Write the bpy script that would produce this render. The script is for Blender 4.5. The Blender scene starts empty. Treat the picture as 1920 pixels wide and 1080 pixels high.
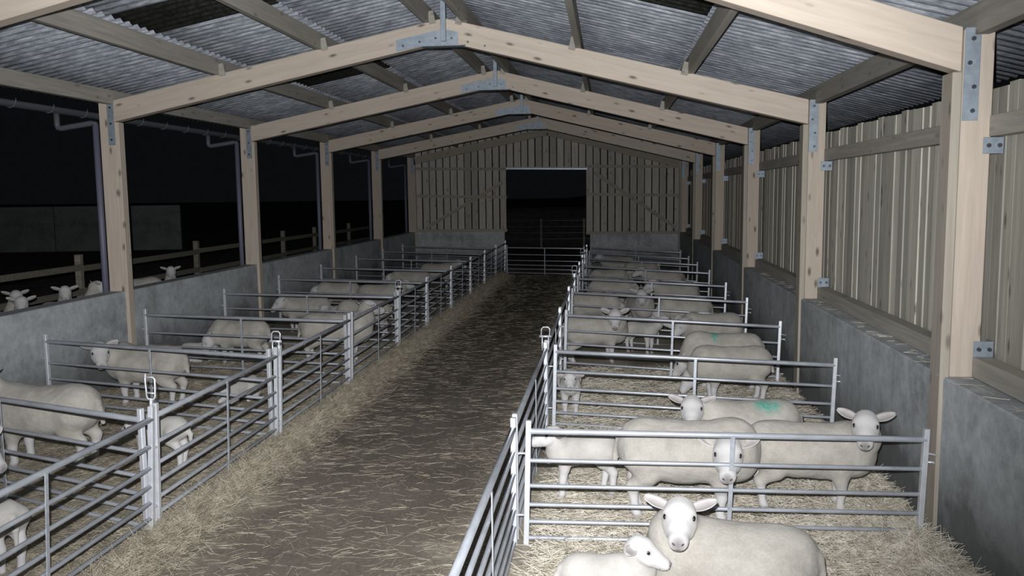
import bpy, bmesh, math, random
import numpy as np
from mathutils import Vector, Matrix, noise as mnoise

random.seed(7)
rng = np.random.default_rng(11)
scene = bpy.context.scene
COL = scene.collection
D = bpy.data
PI = math.pi

# ------------------------------------------------------------------ camera, sky, lights, exposure
F_PX, PITCH, YAW, ROLL, CAM_H = 1600.0, .1098, .1134, -.0116, 2.72
cam_data = D.cameras.new('camera')
cam_data.sensor_width = 36.0
cam_data.lens = F_PX * 36.0 / 1920.0
cam_data.clip_start, cam_data.clip_end = .05, 400
cam = D.objects.new('camera', cam_data)
COL.objects.link(cam)
fw = Vector((-math.sin(YAW)*math.cos(PITCH), math.cos(YAW)*math.cos(PITCH), -math.sin(PITCH)))
r0 = Vector((math.cos(YAW), math.sin(YAW), 0)); u0 = r0.cross(fw)
rt = math.cos(ROLL)*r0 + math.sin(ROLL)*u0
up = -math.sin(ROLL)*r0 + math.cos(ROLL)*u0
cam.matrix_world = Matrix(((rt.x, up.x, -fw.x, 0), (rt.y, up.y, -fw.y, 0), (rt.z, up.z, -fw.z, CAM_H), (0, 0, 0, 1)))
scene.camera = cam

world = D.worlds.new('night_sky'); scene.world = world; world.use_nodes = True
wn = world.node_tree.nodes; wl = world.node_tree.links
bg = wn['Background']; bg.inputs['Color'].default_value = (.0030, .0035, .0041, 1); bg.inputs['Strength'].default_value = 1.0

def lamp(name, loc, target, energy, angle, blend, radius, color=(1, 1, 1)):
    d = D.lights.new(name, 'SPOT'); d.energy = energy; d.spot_size = angle; d.spot_blend = blend
    d.shadow_soft_size = radius; d.color = color
    o = D.objects.new(name, d); COL.objects.link(o); o.location = loc
    o.rotation_euler = (Vector(target) - Vector(loc)).to_track_quat('-Z', 'Y').to_euler()
    return o
lamp('camera_lamp', (-.07, .02, CAM_H+.15), (-3.0, 16, 2.75), 4600, math.radians(92), 1.0, .025, (.985, .985, 1))

vs = scene.view_settings
vs.view_transform = 'Standard'; vs.look = 'None'; vs.gamma = 1.0; vs.exposure = 0.0
vs.use_curve_mapping = False

# ------------------------------------------------------------------ materials
def new_mat(name):
    m = D.materials.new(name); m.use_nodes = True
    nt = m.node_tree; b = nt.nodes['Principled BSDF']
    return m, nt, b
def N(nt, t, **kw):
    n = nt.nodes.new(t)
    for k, v in kw.items():
        if k in n.inputs: n.inputs[k].default_value = v
        else: setattr(n, k, v)
    return n
def ramp(nt, fac, stops):
    n = nt.nodes.new('ShaderNodeValToRGB'); e = n.color_ramp.elements
    while len(e) < len(stops): e.new(.5)
    for i, (p, c) in enumerate(stops):
        e[i].position = p; e[i].color = (*c, 1) if len(c) == 3 else c
    nt.links.new(fac, n.inputs[0]); return n
def mixc(nt, fac, a, b, mode='MIX'):
    n = nt.nodes.new('ShaderNodeMix'); n.data_type = 'RGBA'; n.blend_type = mode
    for s, v in ((0, fac), (6, a), (7, b)):
        if isinstance(v, (int, float)): n.inputs[s].default_value = v
        elif isinstance(v, tuple): n.inputs[s].default_value = (*v, 1) if len(v) == 3 else v
        else: nt.links.new(v, n.inputs[s])
    return n.outputs[2]
def bump(nt, b, h, strength, dist=.01):
    n = N(nt, 'ShaderNodeBump', Strength=strength, Distance=dist)
    nt.links.new(h, n.inputs['Height']); nt.links.new(n.outputs[0], b.inputs['Normal'])
def coords(nt, scale=(1, 1, 1), kind='Object', rand=True):
    tc = nt.nodes.new('ShaderNodeTexCoord'); mp = N(nt, 'ShaderNodeMapping'); mp.inputs['Scale'].default_value = scale
    nt.links.new(tc.outputs[kind], mp.inputs['Vector'])
    if rand:
        oi = nt.nodes.new('ShaderNodeObjectInfo'); ml = N(nt, 'ShaderNodeVectorMath', operation='MULTIPLY')
        ml.inputs[1].default_value = (37, 23, 51)
        cb = N(nt, 'ShaderNodeCombineXYZ')
        for i in range(3): nt.links.new(oi.outputs['Random'], cb.inputs[i])
        nt.links.new(cb.outputs[0], ml.inputs[0]); nt.links.new(ml.outputs[0], mp.inputs['Location'])
    return mp.outputs[0]
def wood(name, light, dark, knots=.5, rough=.75, axis=0, vary=.25):
    m, nt, b = new_mat(name)
    sc = [9, 9, 9]; sc[axis] = .55
    v = coords(nt, tuple(sc))
    g = N(nt, 'ShaderNodeTexNoise', Scale=2.2, Detail=6, Roughness=.65, Distortion=.6); nt.links.new(v, g.inputs['Vector'])
    c = ramp(nt, g.outputs['Fac'], [(.3, dark), (.5, tuple((a+d)/2 for a, d in zip(light, dark))), (.68, light)]).outputs[0]
    sk = [7.0, 7.0, 7.0]; sk[axis] = 2.6
    v2 = coords(nt, tuple(sk))
    vo = N(nt, 'ShaderNodeTexVoronoi', Scale=1.0, Randomness=1.0); nt.links.new(v2, vo.inputs['Vector'])
    kr = ramp(nt, vo.outputs['Distance'], [(.07, (1, 1, 1)), (.20, (0, 0, 0))]).outputs[0]
    km = N(nt, 'ShaderNodeMath', operation='MULTIPLY'); km.inputs[1].default_value = knots; nt.links.new(kr, km.inputs[0])
    c = mixc(nt, km.outputs[0], c, tuple(.28*x for x in dark))
    oi = nt.nodes.new('ShaderNodeObjectInfo')
    mr = N(nt, 'ShaderNodeMapRange'); mr.inputs[3].default_value = 1-vary; mr.inputs[4].default_value = 1+vary*.6
    nt.links.new(oi.outputs['Random'], mr.inputs[0])
    c = mixc(nt, 1.0, c, mr.outputs[0], 'MULTIPLY')
    nt.links.new(c, b.inputs['Base Color']); b.inputs['Roughness'].default_value = rough
    b.inputs['Specular IOR Level'].default_value = .2
    bump(nt, b, g.outputs['Fac'], .25, .006)
    return m
M = {}
M['new_timber'] = wood('new_timber', (.565, .495, .42), (.465, .40, .33), .9, vary=.10)
M['mid_timber'] = wood('mid_timber', (.41, .375, .32), (.32, .29, .245), .6, vary=.1)
M['old_timber'] = wood('old_timber', (.40, .38, .34), (.285, .27, .24), .45, vary=.18)
M['board_wood'] = wood('board_wood', (.58, .565, .49), (.39, .38, .325), .75, axis=2, vary=.3)
M['gable_wood'] = wood('gable_wood', (.56, .53, .47), (.38, .36, .315), .8, axis=2, vary=.22)
M['fence_wood'] = wood('fence_wood', (.26, .25, .20), (.15, .145, .12), .3)

def concrete(name, base, dark, band=True, far=False):
    m, nt, b = new_mat(name)
    v = coords(nt, (1, 1, 1), 'Object', False)
    n1 = N(nt, 'ShaderNodeTexNoise', Scale=1.25, Detail=7, Roughness=.68); nt.links.new(v, n1.inputs['Vector'])
    n2 = N(nt, 'ShaderNodeTexNoise', Scale=9.0, Detail=6, Roughness=.7); nt.links.new(v, n2.inputs['Vector'])
    c = ramp(nt, n1.outputs['Fac'], [(.32, tuple(x*.6 for x in base)), (.5, base), (.7, tuple(x*1.2 for x in base))]).outputs[0]
    c = mixc(nt, .35, c, ramp(nt, n2.outputs['Fac'], [(.3, (.25, .25, .25)), (.7, (.8, .8, .8))]).outputs[0], 'OVERLAY')
    if band:
        sx = N(nt, 'ShaderNodeSeparateXYZ'); nt.links.new(v, sx.inputs[0])
        ad = N(nt, 'ShaderNodeMath', operation='MULTIPLY_ADD'); ad.inputs[1].default_value = 1.85; nt.links.new(n1.outputs['Fac'], ad.inputs[0])
        ng = N(nt, 'ShaderNodeMath', operation='MULTIPLY'); ng.inputs[1].default_value = -1.0; nt.links.new(sx.outputs[2], ng.inputs[0])
        nt.links.new(ng.outputs[0], ad.inputs[2])
        st = ramp(nt, ad.outputs[0], [(.02, (0, 0, 0)), (.55, (1, 1, 1))]).outputs[0]
        mu = N(nt, 'ShaderNodeMath', operation='MULTIPLY'); mu.inputs[1].default_value = .8; nt.links.new(st, mu.inputs[0])
        # vertical run-off streaks
        v3 = coords(nt, (3.0, 3.0, .25), 'Object', False)
        n3 = N(nt, 'ShaderNodeTexNoise', Scale=1.6, Detail=4); nt.links.new(v3, n3.inputs['Vector'])
        c = mixc(nt, mu.outputs[0], c, dark)
        c = mixc(nt, ramp(nt, n3.outputs['Fac'], [(.56, (0, 0, 0)), (.85, (.28, .28, .28))]).outputs[0], c, dark)
    nt.links.new(c, b.inputs['Base Color']); b.inputs['Roughness'].default_value = .85; b.inputs['Specular IOR Level'].default_value = .2
    bump(nt, b, n2.outputs['Fac'], .3, .01)
    return m
M['concrete'] = concrete('concrete', (.42, .45, .465), (.075, .077, .075))
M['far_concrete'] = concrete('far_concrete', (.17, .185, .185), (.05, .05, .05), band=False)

def metal(name, col, rough, metallic, spangle=.3):
    m, nt, b = new_mat(name)
    v = coords(nt, (1, 1, 1), 'Object')
    n = N(nt, 'ShaderNodeTexNoise', Scale=14.0, Detail=4, Roughness=.6); nt.links.new(v, n.inputs['Vector'])
    c = ramp(nt, n.outputs['Fac'], [(.3, tuple(x*(1-spangle) for x in col)), (.65, col)]).outputs[0]
    nt.links.new(c, b.inputs['Base Color']); b.inputs['Roughness'].default_value = rough; b.inputs['Metallic'].default_value = metallic
    return m
M['galvanised'] = metal('galvanised', (.54, .575, .63), .40, .45)
M['bright_galv'] = metal('bright_galv', (.72, .75, .80), .38, .45, .15)
M['plate_steel'] = metal('plate_steel', (.31, .365, .42), .55, .4, .25)
M['bolt_steel'] = metal('bolt_steel', (.13, .14, .16), .4, .8)
M['gutter_plastic'] = metal('gutter_plastic', (.10, .11, .13), .55, .0, .1)
M['downpipe_plastic'] = metal('downpipe_plastic', (.13, .135, .185), .55, .0, .1)

def roofing():
    m, nt, b = new_mat('fibre_cement')
    v = coords(nt, (1.2, 5, 5))
    n = N(nt, 'ShaderNodeTexNoise', Scale=3.5, Detail=7, Roughness=.75); nt.links.new(v, n.inputs['Vector'])
    c = ramp(nt, n.outputs['Fac'], [(.34, (.15, .165, .19)), (.52, (.34, .37, .415)), (.68, (.60, .63, .69))]).outputs[0]
    nt.links.new(c, b.inputs['Base Color']); b.inputs['Roughness'].default_value = .8; b.inputs['Specular IOR Level'].default_value = .25
    bump(nt, b, n.outputs['Fac'], .4, .006)
    return m
M['fibre_cement'] = roofing()
m, nt, b = new_mat('rooflight_sheet')
n = N(nt, 'ShaderNodeTexNoise', Scale=20.0, Detail=4); nt.links.new(coords(nt), n.inputs['Vector'])
nt.links.new(ramp(nt, n.outputs['Fac'], [(.35, (.010, .011, .009)), (.75, (.032, .034, .028))]).outputs[0], b.inputs['Base Color'])
b.inputs['Roughness'].default_value = .5; b.inputs['Specular IOR Level'].default_value = .25
M['rooflight'] = m

def flooring():
    m, nt, b = new_mat('straw_floor')
    v = coords(nt, (1, 1, 1), 'Object', False)
    sx = N(nt, 'ShaderNodeSeparateXYZ'); nt.links.new(v, sx.inputs[0])
    n1 = N(nt, 'ShaderNodeTexNoise', Scale=.9, Detail=6, Roughness=.7); nt.links.new(v, n1.inputs['Vector'])
    n2 = N(nt, 'ShaderNodeTexNoise', Scale=26.0, Detail=7, Roughness=.8); nt.links.new(v, n2.inputs['Vector'])
    vs_ = coords(nt, (2.0, 26, 8), 'Object', False)
    n3 = N(nt, 'ShaderNodeTexNoise', Scale=3.0, Detail=4, Roughness=.7, Distortion=1.2); nt.links.new(vs_, n3.inputs['Vector'])
    # distance from the middle of the alley tells bedding from trodden dirt
    a = N(nt, 'ShaderNodeMath', operation='ADD'); a.inputs[1].default_value = 2.15; nt.links.new(sx.outputs[0], a.inputs[0])
    ab = N(nt, 'ShaderNodeMath', operation='ABSOLUTE'); nt.links.new(a.outputs[0], ab.inputs[0])
    ma = N(nt, 'ShaderNodeMath', operation='MULTIPLY_ADD'); ma.inputs[1].default_value = 1.5; nt.links.new(n1.outputs['Fac'], ma.inputs[0]); nt.links.new(ab.outputs[0], ma.inputs[2])
    bed = ramp(nt, ma.outputs[0], [(.0, (0, 0, 0)), (1.0, (1, 1, 1))]); bed.color_ramp.elements[0].position = 0; bed.color_ramp.elements[1].position = 1
    mr = N(nt, 'ShaderNodeMapRange'); mr.inputs[1].default_value = 1.55; mr.inputs[2].default_value = 2.25; nt.links.new(ma.outputs[0], mr.inputs[0])
    nt.nodes.remove(bed)
    dirt = ramp(nt, n2.outputs['Fac'], [(.3, (.13, .113, .092)), (.52, (.205, .181, .15)), (.75, (.30, .27, .225))]).outputs[0]
    dirt = mixc(nt, ramp(nt, n3.outputs['Fac'], [(.6, (0, 0, 0)), (.85, (.3, .3, .3))]).outputs[0], dirt, (.33, .295, .23))
    dirt = mixc(nt, 1.0, dirt, ramp(nt, n1.outputs['Fac'], [(.34, (.70, .70, .70)), (.62, (1.0, 1.0, 1.0))]).outputs[0], 'MULTIPLY')
    straw = ramp(nt, n2.outputs['Fac'], [(.28, (.24, .212, .168)), (.5, (.41, .37, .30)), (.72, (.63, .585, .49))]).outputs[0]
    dp = ramp(nt, n1.outputs['Fac'], [(.35, (.42, .42, .42)), (.6, (1, 1, 1))]).outputs[0]
    straw = mixc(nt, 1.0, straw, dp, 'MULTIPLY')
    nt.links.new(mixc(nt, mr.outputs[0], dirt, straw), b.inputs['Base Color'])
    b.inputs['Roughness'].default_value = .95; b.inputs['Specular IOR Level'].default_value = .1
    bump(nt, b, n2.outputs['Fac'], .5, .012)
    return m
M['straw_floor'] = flooring()
m, nt, b = new_mat('dark_earth')
n = N(nt, 'ShaderNodeTexNoise', Scale=3.0, Detail=6); nt.links.new(coords(nt, rand=False), n.inputs['Vector'])
nt.links.new(ramp(nt, n.outputs['Fac'], [(.3, (.09, .098, .085)), (.7, (.19, .20, .17))]).outputs[0], b.inputs['Base Color']); b.inputs['Roughness'].default_value = 1; b.inputs['Specular IOR Level'].default_value = 0
M['earth'] = m
def straw_mat(name, a, c):
    m, nt, b = new_mat(name)
    n = N(nt, 'ShaderNodeTexNoise', Scale=11.0, Detail=2); nt.links.new(coords(nt, rand=False), n.inputs['Vector'])
    nt.links.new(ramp(nt, n.outputs['Fac'], [(.35, a), (.65, c)]).outputs[0], b.inputs['Base Color']); b.inputs['Roughness'].default_value = .6
    return m
M['straw_pale'] = straw_mat('straw_pale', (.52, .47, .37), (.88, .83, .72))
M['straw_dull'] = straw_mat('straw_dull', (.26, .225, .165), (.60, .54, .42))

def fleece():
    m, nt, b = new_mat('fleece')
    at = N(nt, 'ShaderNodeAttribute', attribute_name='Zone')
    sp = N(nt, 'ShaderNodeSeparateColor'); nt.links.new(at.outputs['Color'], sp.inputs[0])
    v = coords(nt, (1, 1, 1), 'Object')
    n1 = N(nt, 'ShaderNodeTexNoise', Scale=5.0, Detail=5, Roughness=.65); nt.links.new(v, n1.inputs['Vector'])
    n2 = N(nt, 'ShaderNodeTexNoise', Scale=55.0, Detail=5, Roughness=.75); nt.links.new(v, n2.inputs['Vector'])
    wool = ramp(nt, n1.outputs['Fac'], [(.3, (.33, .31, .275)), (.55, (.42, .40, .36)), (.75, (.48, .46, .42))]).outputs[0]
    wool = mixc(nt, .22, wool, ramp(nt, n2.outputs['Fac'], [(.3, (.28, .28, .28)), (.7, (.72, .72, .72))]).outputs[0], 'OVERLAY')
    skin = ramp(nt, n1.outputs['Fac'], [(.3, (.48, .472, .468)), (.7, (.55, .545, .54))]).outputs[0]
    c = mixc(nt, sp.outputs['Red'], skin, wool)
    gm = N(nt, 'ShaderNodeMath', operation='MULTIPLY'); nt.links.new(sp.outputs['Blue'], gm.inputs[0])
    n3 = N(nt, 'ShaderNodeTexNoise', Scale=16.0, Detail=4, Roughness=.7); nt.links.new(v, n3.inputs['Vector'])
    gr = ramp(nt, n3.outputs['Fac'], [(.38, (.1, .1, .1)), (.56, (1, 1, 1))]).outputs[0]
    nt.links.new(gr, gm.inputs[1])
    c = mixc(nt, gm.outputs[0], c, (.07, .36, .28))
    c = mixc(nt, sp.outputs['Green'], c, (.13, .115, .115))
    nt.links.new(c, b.inputs['Base Color']); b.inputs['Roughness'].default_value = .9; b.inputs['Specular IOR Level'].default_value = .1
    b.inputs['Sheen Weight'].default_value = .15; b.inputs['Sheen Roughness'].default_value = .6
    bm_ = N(nt, 'ShaderNodeBump', Distance=.012); nt.links.new(n2.outputs['Fac'], bm_.inputs['Height'])
    ms = N(nt, 'ShaderNodeMath', operation='MULTIPLY'); ms.inputs[1].default_value = .55; nt.links.new(sp.outputs['Red'], ms.inputs[0]); nt.links.new(ms.outputs[0], bm_.inputs['Strength'])
    nt.links.new(bm_.outputs[0], b.inputs['Normal'])
    return m
M['fleece'] = fleece()
def simple(name, col, rough=.7, spec=.3):
    m, nt, b = new_mat(name)
    n = N(nt, 'ShaderNodeTexNoise', Scale=30.0, Detail=3); nt.links.new(coords(nt), n.inputs['Vector'])
    nt.links.new(ramp(nt, n.outputs['Fac'], [(.3, tuple(x*.8 for x in col)), (.7, col)]).outputs[0], b.inputs['Base Color'])
    b.inputs['Roughness'].default_value = rough; b.inputs['Specular IOR Level'].default_value = spec
    return m
M['ear_skin'] = simple('ear_skin', (.62, .595, .58))
_nt = M['ear_skin'].node_tree; _b = _nt.nodes['Principled BSDF']; _src = _b.inputs['Base Color'].links[0].from_socket
_at = N(_nt, 'ShaderNodeAttribute', attribute_name='Inner')
_nt.links.new(mixc(_nt, _at.outputs['Fac'], _src, (.39, .365, .36)), _b.inputs['Base Color'])
M['eye_dark'] = simple('eye_dark', (.012, .010, .010), .25, .5)
M['nostril_dark'] = simple('nostril_dark', (.10, .07, .07), .6)

# ------------------------------------------------------------------ helpers
def children_of(o): return [c for c in D.objects if c.parent is o]
def link(name, me, parent=None, mat=None):
    o = D.objects.new(name, me); COL.objects.link(o)
    if parent is not None: o.parent = parent
    if mat is not None and me is not None and not me.materials: me.materials.append(mat)
    return o
def tag(o, label=None, cat=None, group=None, kind=None):
    if label: o['label'] = label
    if cat: o['category'] = cat
    if group: o['group'] = group
    if kind: o['kind'] = kind
    return o
def empty(name, loc=(0, 0, 0), rz=0.0, parent=None):
    o = D.objects.new(name, None); COL.objects.link(o); o.location = loc; o.rotation_euler = (0, 0, rz); o.empty_display_size = .1
    if parent is not None: o.parent = parent
    return o
def mesh_from(name, verts, faces, smooth=False):
    me = D.meshes.new(name); me.from_pydata([tuple(v) for v in verts], [], faces); me.update()
    if smooth:
        for p in me.polygons: p.use_smooth = True
    return me
def box_mesh(name, lo, hi, bevel=0.0, seg=1):
    bm = bmesh.new(); bmesh.ops.create_cube(bm, size=1)
    for v in bm.verts: v.co = Vector([l + (c+.5)*(h-l) for c, l, h in zip(v.co, lo, hi)])
    if bevel: bmesh.ops.bevel(bm, geom=bm.edges[:], offset=bevel, segments=seg, affect='EDGES', profile=.5)
    me = D.meshes.new(name); bm.to_mesh(me); bm.free(); return me
def add_tube(V, Fc, pts, r, seg=8, closed=False, caps=True):
    pts = [Vector(p) for p in pts]; n = len(pts); base = len(V); ref = None
    for i, p in enumerate(pts):
        if closed: t = (pts[(i+1) % n] - pts[i-1]).normalized()
        else: t = (pts[min(i+1, n-1)] - pts[max(i-1, 0)]).normalized()
        if ref is None: ref = Vector((0, 0, 1)) if abs(t.z) < .9 else Vector((1, 0, 0))
        a = (ref - t*ref.dot(t)).normalized(); ref = a; bb = t.cross(a)
        rr = r[i] if isinstance(r, (list, tuple)) else r
        for k in range(seg):
            w = 2*PI*k/seg; V.append(p + (a*math.cos(w) + bb*math.sin(w))*rr)
    m_ = n if closed else n-1
    for i in range(m_):
        for k in range(seg):
            k2 = (k+1) % seg; j = (i+1) % n
            Fc.append((base+i*seg+k, base+i*seg+k2, base+j*seg+k2, base+j*seg+k))
    if not closed and caps:
        Fc.append(tuple(base+k for k in range(seg))[::-1]); Fc.append(tuple(base+(n-1)*seg+k for k in range(seg)))
def tube_mesh(name, paths, r, seg=8, closed=False, smooth=True):
    V, Fc = [], []
    for p in paths: add_tube(V, Fc, p, r, seg, closed)
    return mesh_from(name, V, Fc, smooth)
def beam(name, p0, p1, w, h, mat, parent=None, bevel=.004, up_hint=(0, 0, 1), anchor=(0, 0)):
    """square-sawn timber from p0 to p1; local x runs along it, w is its y size, h its z size"""
    p0, p1 = Vector(p0), Vector(p1); L = (p1-p0).length; x = (p1-p0).normalized()
    uh = Vector(up_hint); y = uh.cross(x).normalized(); z = x.cross(y)
    me = box_mesh(name, (0, -w/2+anchor[0]*w/2, -h/2+anchor[1]*h/2), (L, w/2+anchor[0]*w/2, h/2+anchor[1]*h/2), bevel)
    o = link(name, me, parent, mat)
    mw = Matrix((x, y, z)).transposed().to_4x4(); mw.translation = p0
    o.matrix_basis = mw if parent is None else parent.matrix_basis.inverted() @ mw
    return o
ORD = ['first', 'second', 'third', 'fourth', 'fifth', 'sixth', 'seventh', 'eighth', 'ninth', 'tenth', 'eleventh', 'twelfth']

# ------------------------------------------------------------------ measures of the shed
LBAY = 4.8
YL = [7.195 + k*LBAY for k in range(6)]          # frames, open side
YR = [6.62 + k*LBAY for k in range(6)]           # frames, boarded side
XL, XR, XC = -7.07, 2.50, -2.19
WTL, WTR = 1.35, 1.315                           # tops of the concrete walls
EL, ER = 4.13, 3.87                              # rafter tops at the eaves
AP_TOP = 5.08
Y_NEAR, Y_GABLE = 1.6, 31.1
def raft_top(side, x):
    if side == 'L': return EL + (x-XL)*(AP_TOP-EL)/(XC-XL)
    return ER + (XR-x)*(AP_TOP-ER)/(XR-XC)
PUR = .24
def fnoise(x, y):
    return mnoise.noise(Vector((x*1.7, y*1.7, 3.1)))*.5 + mnoise.noise(Vector((x*5.3, y*5.3, 1.2)))*.3
def floor_z(x, y):
    z = .005*fnoise(x, y)
    dl, dr = x+3.65, x+.65                         # ridges of straw by the two hurdle lines
    w = 1.0 if y < 27.8 else 0.0
    z += w*.075*math.exp(-(dl-.16)**2/.05)*(1+.7*mnoise.noise(Vector((x*2, y*1.6, 9)))) * (1 if dl > -.1 else .5)
    z += w*.03*math.exp(-(dr+.08)**2/.03)
    if x > -.5: z += .03 + .02*mnoise.noise(Vector((x*2.3, y*2.3, 7)))
    if x < -3.8: z += .025 + .02*mnoise.noise(Vector((x*2.3, y*2.3, 5)))
    if x > 1.7: z += .13*min(1, (x-1.7)/.75)**2*(.6+.5*mnoise.noise(Vector((x, y*1.1, 2))))*(1 if y < 9 else .5)
    return z

# ------------------------------------------------------------------ ground and floor
gx = np.arange(-7.12, 2.53, .10); gy = list(np.arange(Y_NEAR-.6, 15, .10)) + list(np.arange(15, Y_GABLE+.9, .4))
V = [(x, y, floor_z(x, y)) for y in gy for x in gx]
nx = len(gx)
Fc = [(j*nx+i, j*nx+i+1, (j+1)*nx+i+1, (j+1)*nx+i) for j in range(len(gy)-1) for i in range(nx-1)]
tag(link('floor', mesh_from('floor', V, Fc, True), None, M['straw_floor']), kind='structure')

# yard outside: ground raised beside the open wall, flat elsewhere
V, Fc = [], []
def quad_grid(x0, x1, y0, y1, zf, n=10, m=20):
    b0 = len(V)
    for j in range(m+1):
        for i in range(n+1):
            x = x0+(x1-x0)*i/n; y = y0+(y1-y0)*j/m; V.append((x, y, zf(x, y)))
    for j in range(m):
        for i in range(n): Fc.append((b0+j*(n+1)+i, b0+j*(n+1)+i+1, b0+(j+1)*(n+1)+i+1, b0+(j+1)*(n+1)+i))
def yard_z(x, y): return .45 + .04*mnoise.noise(Vector((x*.5, y*.5, 0)))*(1 if y < 80 else 0)
def field_z(x, y): return -.02 + 1.9*max(0, min(1, (y-44)/7))
quad_grid(-90, -7.38, -6, 90, yard_z, 50, 60)
quad_grid(-300, -7.38, 90, 400, yard_z, 6, 4)
quad_grid(2.9, 40, -6, 44, lambda x, y: -.02, 6, 8)
quad_grid(-7.38, 40, 31.9, 52, field_z, 10, 20)
quad_grid(-7.38, 300, 52, 400, field_z, 6, 4)
quad_grid(-7.38, 2.9, -8, Y_NEAR-.6, lambda x, y: -.02, 4, 4)
tag(link('ground', mesh_from('ground', V, Fc, True), None, M['earth']), kind='structure')

# ------------------------------------------------------------------ walls
def wall(name): return tag(empty(name), kind='structure')
wl_ = wall('wall_left'); wr_ = wall('wall_right'); wb_ = wall('wall_back')
def panel(parent, lo, hi, bevel=.012):
    me = box_mesh('concrete_panel', (0, 0, 0), tuple(h-l for l, h in zip(lo, hi)), bevel)
    o = link('concrete_panel', me, parent, M['concrete']); o.location = lo; return o
WIL, WIR = XL-.05, XR-.0
ys = [Y_NEAR-.6] + [y for y in YL[:5]] + [Y_GABLE+.25]
for a, c in zip(ys[:-1], ys[1:]): panel(wl_, (WIL-.27, a+.004, -.1), (WIL, c-.004, WTL))
ys = [Y_NEAR-.6] + [y+.1 for y in YR[:5]] + [Y_GABLE+.25]
for a, c in zip(ys[:-1], ys[1:]): panel(wr_, (WIR, a+.004, -.1), (WIR+.38, c-.004, WTR))
DX0, DX1, DZ = -3.69, -.77, 3.60                      # opening in the gable
panel(wb_, (WIL+.002, Y_GABLE, -.1), (DX0-.1, Y_GABLE+.2, 1.37))
panel(wb_, (DX1+.1, Y_GABLE, -.1), (WIR-.002, Y_GABLE+.2, 1.25))

# vertical boards on the boarded side (every board its own piece)
XB = 2.86
bvar = []
for k in range(6):
    w = .150 + .004*(k % 3); z0 = 1.30 + .010*(k % 4); z1 = 3.46 + .007*((k*5) % 4)
    me = box_mesh('board', (-.012, -w/2, z0), (.012, w/2, z1), .002); me.materials.append(M['board_wood']); bvar.append(me)
y = Y_NEAR; k = 0
while y < Y_GABLE-.1:
    o = link('board', bvar[(k*7+k//5) % 6], wr_); o.location = (XB + (.014, .0, .009, .018)[(k*3+k//7) % 4] + random.uniform(-.003, .003), y, 0)
    o.rotation_euler = (random.uniform(-.002, .002), 0, random.uniform(-.03, .03)); y += .150 + random.uniform(-.004, .004); k += 1

# gable boards with open gaps, cut to the slope
def gable_z(x): return min(raft_top('L', x), raft_top('R', x)) + .17
x = XL-.02; k = 0
while x < XR+.28:
    w = .225 + random.uniform(-.010, .006); z0 = 1.33 if x < DX0 else 1.22
    if DX0-.06 < x+w/2 < DX1+.06: z0 = DZ+.03
    za, zb = gable_z(x), gable_z(x+w)
    Vb = [(0, 0, z0), (w, 0, z0), (w, 0, zb), (0, 0, za), (0, .022, z0), (w, .022, z0), (w, .022, zb), (0, .022, za)]
    me = mesh_from('board', Vb, [(0, 1, 2, 3), (7, 6, 5, 4), (0, 4, 5, 1), (1, 5, 6, 2), (2, 6, 7, 3), (3, 7, 4, 0)])
    o = link('board', me, wb_, M['gable_wood']); o.location = (x, Y_GABLE+.10+random.uniform(-.003, .003), 0)
    x += .262; k += 1
def gbeam(name, p0, p1, w, h, mat='mid_timber'): return beam(name, p0, p1, w, h, M[mat], wb_, .003)
for (x0, x1) in ((XL, DX0), (DX1, XR)):
    s = 1.40 if x1 < -1 else 1.28
    gbeam('sole_rail', (x0, Y_GABLE+.03, s), (x1, Y_GABLE+.03, s), .10, .10)
    gbeam('girt', (x0, Y_GABLE+.04, 2.68), (x1, Y_GABLE+.04, 2.60), .07, .10)
    gbeam('girt', (x0, Y_GABLE+.04, DZ+.08), (x1, Y_GABLE+.04, DZ+.02), .07, .10)
gbeam('diagonal_brace', (XL+.35, Y_GABLE+.0, 1.5), (DX0-.15, Y_GABLE+.0, 3.15), .05, .12)
gbeam('diagonal_brace', (DX1+.25, Y_GABLE+.0, 3.45), (XR-.1, Y_GABLE+.0, 1.45), .05, .12)
for x0 in (DX0-.09, DX1+.09):
    gbeam('door_post', (x0, Y_GABLE-.0, -.05), (x0, Y_GABLE-.0, gable_z(x0)-.35), .16, .17)
beam('lintel', (DX0-.02, Y_GABLE-.08, DZ+.05), (DX1+.02, Y_GABLE-.08, DZ+.0), .05, .10, M['plate_steel'], wb_, .004)
beam('door_track', (DX0, Y_GABLE-.115, DZ+.03), (DX1, Y_GABLE-.115, DZ-.02), .02, .04, M['galvanised'], wb_, .003)
for x0, x1, sd in ((XL, XC, 'L'), (XR, XC, 'R')):
    gbeam('gable_rafter', (x0, Y_GABLE-.02, raft_top(sd, x0)-.15), (x1, Y_GABLE-.02, AP_TOP-.15), .12, .26)

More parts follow.
